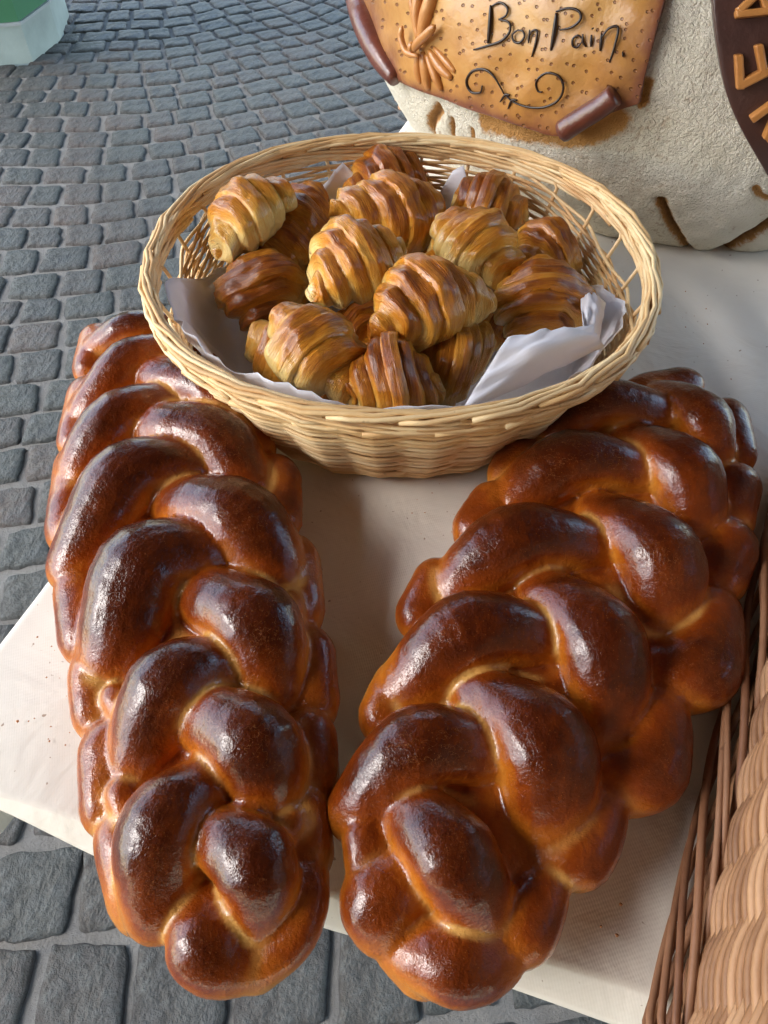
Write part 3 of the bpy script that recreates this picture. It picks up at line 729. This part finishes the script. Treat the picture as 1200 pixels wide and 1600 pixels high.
bare = np.zeros(len(V)); dep = np.zeros(len(V))
for pts, wd, dp, bw in [([(1032, 318), (1045, 345), (1062, 370), (1085, 396)], .0045, .012, .007), ([(1095, 402), (1135, 388), (1170, 368), (1215, 340)], .008, .015, .012),
    ([(1150, 410), (1190, 398), (1230, 385)], .007, .012, .010), ([(683, 172), (672, 195), (678, 214)], .007, .010, .009), ([(703, 190), (706, 215)], .004, .008, .005), ([(735, 205), (738, 225)], .003, .006, .004),
    ([(918, 305), (930, 325)], .005, .008, .007), ([(1180, 292), (1192, 305), (1215, 312)], .003, .005, .004), ([(760, 190), (830, 205), (900, 212), (960, 190)], .012, .002, .016),
    ([(1002, 160), (1010, 130)], .004, .004, .007)]:
    P = spline(np.array([hit(x, y)[0] for x, y in pts]), 24)
    d = np.full(len(V), 9.0)
    for p in P: d = np.minimum(d, np.linalg.norm(V - p, axis=1))
    dep = np.maximum(dep, dp * np.exp(-(d / wd) ** 2)); bare = np.maximum(bare, np.exp(-(d / bw) ** 2 * .7))
n1 = vnoise(V, 7, 3, 3); n2 = vnoise(V, 60, 5, 3)
V = V + N * (n1 * .006 + n2 * .0012 - dep)[:, None]
V[:, 2] = np.maximum(V[:, 2], TZ + .002)
nt_ = len(th); F = [(b * nt_ + a, b * nt_ + (a + 1) % nt_, (b + 1) * nt_ + (a + 1) % nt_, (b + 1) * nt_ + a) for b in range(len(el) - 1) for a in range(nt_)]
F.append(tuple(range(nt_))[::-1]); F.append(tuple((len(el) - 1) * nt_ + a for a in range(nt_)))
link('crust', mesh('crust', V, F, FLOUR, attrs={'bare': bare, 'deep': dep / .012}, origin=lo), loaf)

def sheet(name, top, right, bottom, left, mat, lift, thick, nx, ny, wob=0.0, edgew=.02):
    """plate of dough laid on the loaf, Coons patch of four outline runs (all left->right / top->bottom)"""
    T, Rr, B, L = (spline(np.array(c, float), n) for c, n in ((top, nx), (right, ny), (bottom, nx), (left, ny)))
    V = []; ed = []; UVc = []
    for j_ in range(ny):
        v = j_ / (ny - 1)
        for i_ in range(nx):
            u_ = i_ / (nx - 1)
            p = (1 - v) * T[i_] + v * B[i_] + (1 - u_) * L[j_] + u_ * Rr[j_] - ((1 - u_) * (1 - v) * T[0] + u_ * (1 - v) * T[-1] + (1 - u_) * v * B[0] + u_ * v * B[-1])
            w_ = wob * noise.noise(Vector((p[0] * .018, p[1] * .018, 1)))
            V.append(hit(p[0], p[1], lift + w_ + .006)[0]); UVc.append((p[0] / 100, p[1] / 100)); ed.append(math.exp(-min(u_, 1 - u_, 1 - v) / .07))
    F = [(b * nx + a, (b + 1) * nx + a, (b + 1) * nx + a + 1, b * nx + a + 1) for b in range(ny - 1) for a in range(nx - 1)]
    o = link(name, mesh(name, V, F, mat, origin=lo, attrs={'edge': ed}, uv=UVc), loaf)
    m_ = o.modifiers.new('s', 'SOLIDIFY'); m_.thickness = thick; m_.offset = -1
    b_ = o.modifiers.new('b', 'BEVEL'); b_.width = thick * .3; b_.segments = 2; b_.limit_method = 'ANGLE'
    return o
sheet('dough_scroll', [(540, -150), (700, -140), (880, -135), (1075, -130)], [(1075, -130), (1045, -20), (1022, 70), (1000, 158)],
      [(636, 122), (700, 150), (790, 180), (882, 205), (935, 180), (1000, 158)], [(540, -150), (560, -40), (590, 50), (636, 122)], PARCH, .004, .010, 60, 44, .004)
def strokes(name, pts, rpx, mat, lift=.007, taper=True, n=None, blob=False):
    n = n or max(8, 4 * len(pts)); q = spline(np.array(pts, float), n)
    P = np.array([hit(x, y, lift)[0] for x, y in q]); dz = np.array([depth(p) for p in P]) / 1155
    e = np.linspace(0, 1, n); pr = (.55 + .45 * np.sin(math.pi * e)) if taper else np.ones(n)
    if taper == 'round': pr = np.sqrt(np.clip(1 - np.abs(2 * e - 1) ** 4, .05, 1))
    rad = rpx * (1.08 if mat is ICING else 1.0) * dz * pr
    V, F = tube(P, rad, 10); return V, F
def part_strokes(name, runs, mat, lift=.007, taper=True):
    j = Join()
    for pts, rp in runs:
        V, F = strokes(name, pts, rp, mat, lift, taper); j.add(V, F)
    o = link(name, j.mesh(name, mat, origin=lo), loaf); return o
LT = .0125
part_strokes('letter', [([(778, 10), (777, 35), (774, 66)], 3.2), ([(778, 12), (792, 6), (803, 14), (801, 25), (790, 31)], 1.8), ([(790, 31), (805, 35), (807, 48), (795, 62), (775, 69), (752, 75)], 2.0)], ICING, LT)['label'] = 'letter B'
part_strokes('letter', [([(820, 46), (811, 53), (813, 63), (822, 65), (829, 56), (826, 48), (818, 47)], 1.8)], ICING, LT)['label'] = 'letter o'
part_strokes('letter', [([(835, 66), (836, 56), (837, 46)], 1.8), ([(836, 56), (841, 48), (847, 47), (848, 52)], 1.6), ([(849, 46), (846, 66), (840, 86)], 1.9)], ICING, LT)['label'] = 'letter n'
part_strokes('letter', [([(877, 22), (874, 48), (869, 77)], 3.2), ([(876, 20), (895, 15), (911, 20), (913, 32), (900, 43), (882, 47)], 2.0)], ICING, LT)['label'] = 'letter P'
part_strokes('letter', [([(916, 60), (910, 55), (902, 60), (902, 70), (909, 72), (916, 64)], 1.7), ([(917, 53), (917, 64), (922, 72)], 1.9)], ICING, LT)['label'] = 'letter a'
part_strokes('letter', [([(930, 54), (929, 72)], 2.2), ([(931, 44), (932, 46)], 2.0)], ICING, LT)['label'] = 'letter i'
part_strokes('letter', [([(943, 78), (945, 52)], 2.2), ([(944, 60), (956, 45), (970, 44), (965, 70), (957, 95)], 2.0)], ICING, LT)['label'] = 'letter n'
part_strokes('letter', [([(976, 84), (979, 83)], 3.4)], ICING, LT, 'round')['label'] = 'full stop'
part_strokes('flourish', [([(765, 128), (762, 138), (748, 137), (741, 122), (750, 107), (768, 104), (783, 115), (798, 140)], 2.0), ([(798, 140), (812, 152), (835, 160), (860, 160), (880, 150), (888, 132), (881, 115), (862, 110), (847, 122), (849, 136), (856, 138)], 1.8),
    ([(792, 152), (800, 142), (807, 142)], 1.9), ([(804, 162), (810, 150), (818, 150)], 1.9)], ICING, LT)
# wheat sheaf of dough tied with a knot
part_strokes('sheaf_stem', [([(672, -60), (668, -10), (664, 25), (668, 60)], 9), ([(700, -60), (690, -10), (678, 30), (672, 62)], 12), ([(650, -60), (657, -10), (660, 30)], 7)], TAN, .012)
part_strokes('sheaf_knot', [([(652, 38), (650, 55), (658, 75), (676, 82)], 5.5), ([(702, 38), (690, 50), (676, 62), (668, 74)], 7), ([(664, 66), (670, 70)], 8)], TAN, .020, 'round')
part_strokes('sheaf_ear', [([(672, 78), (676, 105), (680, 134)], 9), ([(682, 76), (698, 100), (716, 118)], 8), ([(664, 80), (664, 105), (668, 125)], 7), ([(690, 72), (710, 95), (722, 108)], 6), ([(678, 82), (690, 112), (700, 136)], 7)], TAN, .010)
part_strokes('rolled_edge', [([(556, -40), (574, 5), (592, 50), (612, 88), (632, 118)], 21)], CURL, .012)
V, F = strokes('x', [(890, 192), (915, 176), (945, 158), (968, 140)], 17, CURL, .018, False)
link('rolled_corner', mesh('rolled_corner', V, F, CURL, origin=lo), loaf)
# dark plaque with raised letters
sheet('plaque', [(1110, -160), (1180, -160), (1250, -160), (1330, -160)], [(1330, -160), (1340, 0), (1345, 150), (1345, 330)], [(1203, 272), (1250, 300), (1300, 322), (1345, 330)],
      [(1110, -160), (1109, -30), (1118, 70), (1142, 165), (1203, 272)], CHOC, .010, .018, 30, 60, .0, .02)
def bar(pts, wpx, name='letter', label=None, runs=None):
    j = Join()
    for a, b in (runs or [pts]):
        a, b = np.array(a, float), np.array(b, float); d = (b - a) / np.linalg.norm(b - a); n = np.array([-d[1], d[0]]) * wpx / 2
        m = 7; top = []; Vv = []
        for lift in (.013, .0235):
            for f_ in np.linspace(0, 1, m):
                k_ = .82 if lift > .02 else 1.0
                for s_ in (-1, 1):
                    q = a + (b - a) * (.5 + (f_ - .5) * (1 if lift < .02 else .95)) + n * s_ * k_; Vv.append(hit(q[0], q[1], lift)[0])
        F_ = []
        for i in range(m - 1):
            a0 = 2 * i; t0 = 2 * m + 2 * i
            F_ += [(t0, t0 + 1, t0 + 3, t0 + 2), (a0, t0, t0 + 2, a0 + 2), (a0 + 1, a0 + 3, t0 + 3, t0 + 1)]
        F_ += [(0, 1, 2 * m + 1, 2 * m), (2 * m - 2, 4 * m - 2, 4 * m - 1, 2 * m - 1)]
        j.add(Vv, F_)
    me = j.mesh(name, TAN, origin=lo, smooth=False); o = link(name, me, loaf)
    b_ = o.modifiers.new('b', 'BEVEL'); b_.width = .0015; b_.segments = 2
    if label: o['label'] = label
bar(None, 15, runs=[((1150, 127), (1222, 92)), ((1149, 82), (1153, 133)), ((1178, 68), (1186, 108)), ((1210, 50), (1216, 92))], label='raised letter E')
bar(None, 13, runs=[((1142, 27), (1215, 20)), ((1146, 24), (1200, -22)), ((1190, 20), (1180, -5))], label='raised letter A')
bar(None, 12, runs=[((1168, 176), (1215, 143)), ((1190, 204), (1215, 143)), ((1190, 204), (1240, 172))], label='raised letter N')

# ------------------------------------------------------------------ unseen awning overhead, its extent set to limit the sky openings
aw = empty('awning', (1.0, .8, 0), 'unseen brown canvas awning overhead on four steel posts, sized to block sky light', 'awning')
AX0, AX1, AY0, AY1, AZ = -2.5, 3.2, -1.5, 5.2, 3.0
j = Join(); j.box((AX0, AY0, AZ), (AX1, AY1, AZ + .02)); part('canvas', j, AWNING, aw, smooth=False)
j = Join(); j.box((AX0, AY0 - .02, .95), (AX1, AY0 - .002, AZ + .02)); part('rear_sky_blocker', j, AWNING, aw, smooth=False)  # added sheet behind the camera, keeps rear sky out of the crust reflections
for x, y_ in ((AX0 + .05, AY0 + .05), (AX1 - .05, AY0 + .05), (AX1 - .05, AY1 - .05), (AX0 + .05, AY1 - .05)):
    j = Join(); j.tube([(x, y_, 0), (x, y_, AZ - .002)], .02, 10); part('post', j, STEEL, aw)

# flakes and crumbs fallen from the pastry
j = Join()
for k in range(90):
    px_, py_ = random.choice([(random.gauss(620, 110), random.gauss(800, 60)), (random.gauss(1080, 60), random.gauss(520, 60)), (random.gauss(60, 40), random.gauss(1080, 70)), (random.gauss(900, 60), random.gauss(1470, 40))])
    p = at(px_, py_, TZ + .0015); q = p[:2] - A; ds = q @ np.array([W[1], -W[0]]) / (U @ np.array([W[1], -W[0]])); dt = q @ np.array([-U[1], U[0]]) / (W @ np.array([-U[1], U[0]]))
    if ds < .02 or dt < .02: continue
    r_ = random.uniform(.0004, .0013)
    V = [(p[0] + r_ * random.uniform(.4, 1.2) * math.cos(a_), p[1] + r_ * random.uniform(.4, 1.2) * math.sin(a_), p[2]) for a_ in (0, 1.3, 2.6, 3.8, 5.0)] + [(p[0], p[1], p[2] + r_ * .8)]
    j.add(V, [(i_, (i_ + 1) % 5, 5) for i_ in range(5)] + [(4, 3, 2, 1, 0)])
cb = link('crumbs', j.mesh('crumbs', TAN, smooth=False)); tag(cb, 'fine pastry crumbs scattered over the tablecloth', 'crumbs', kind='stuff')
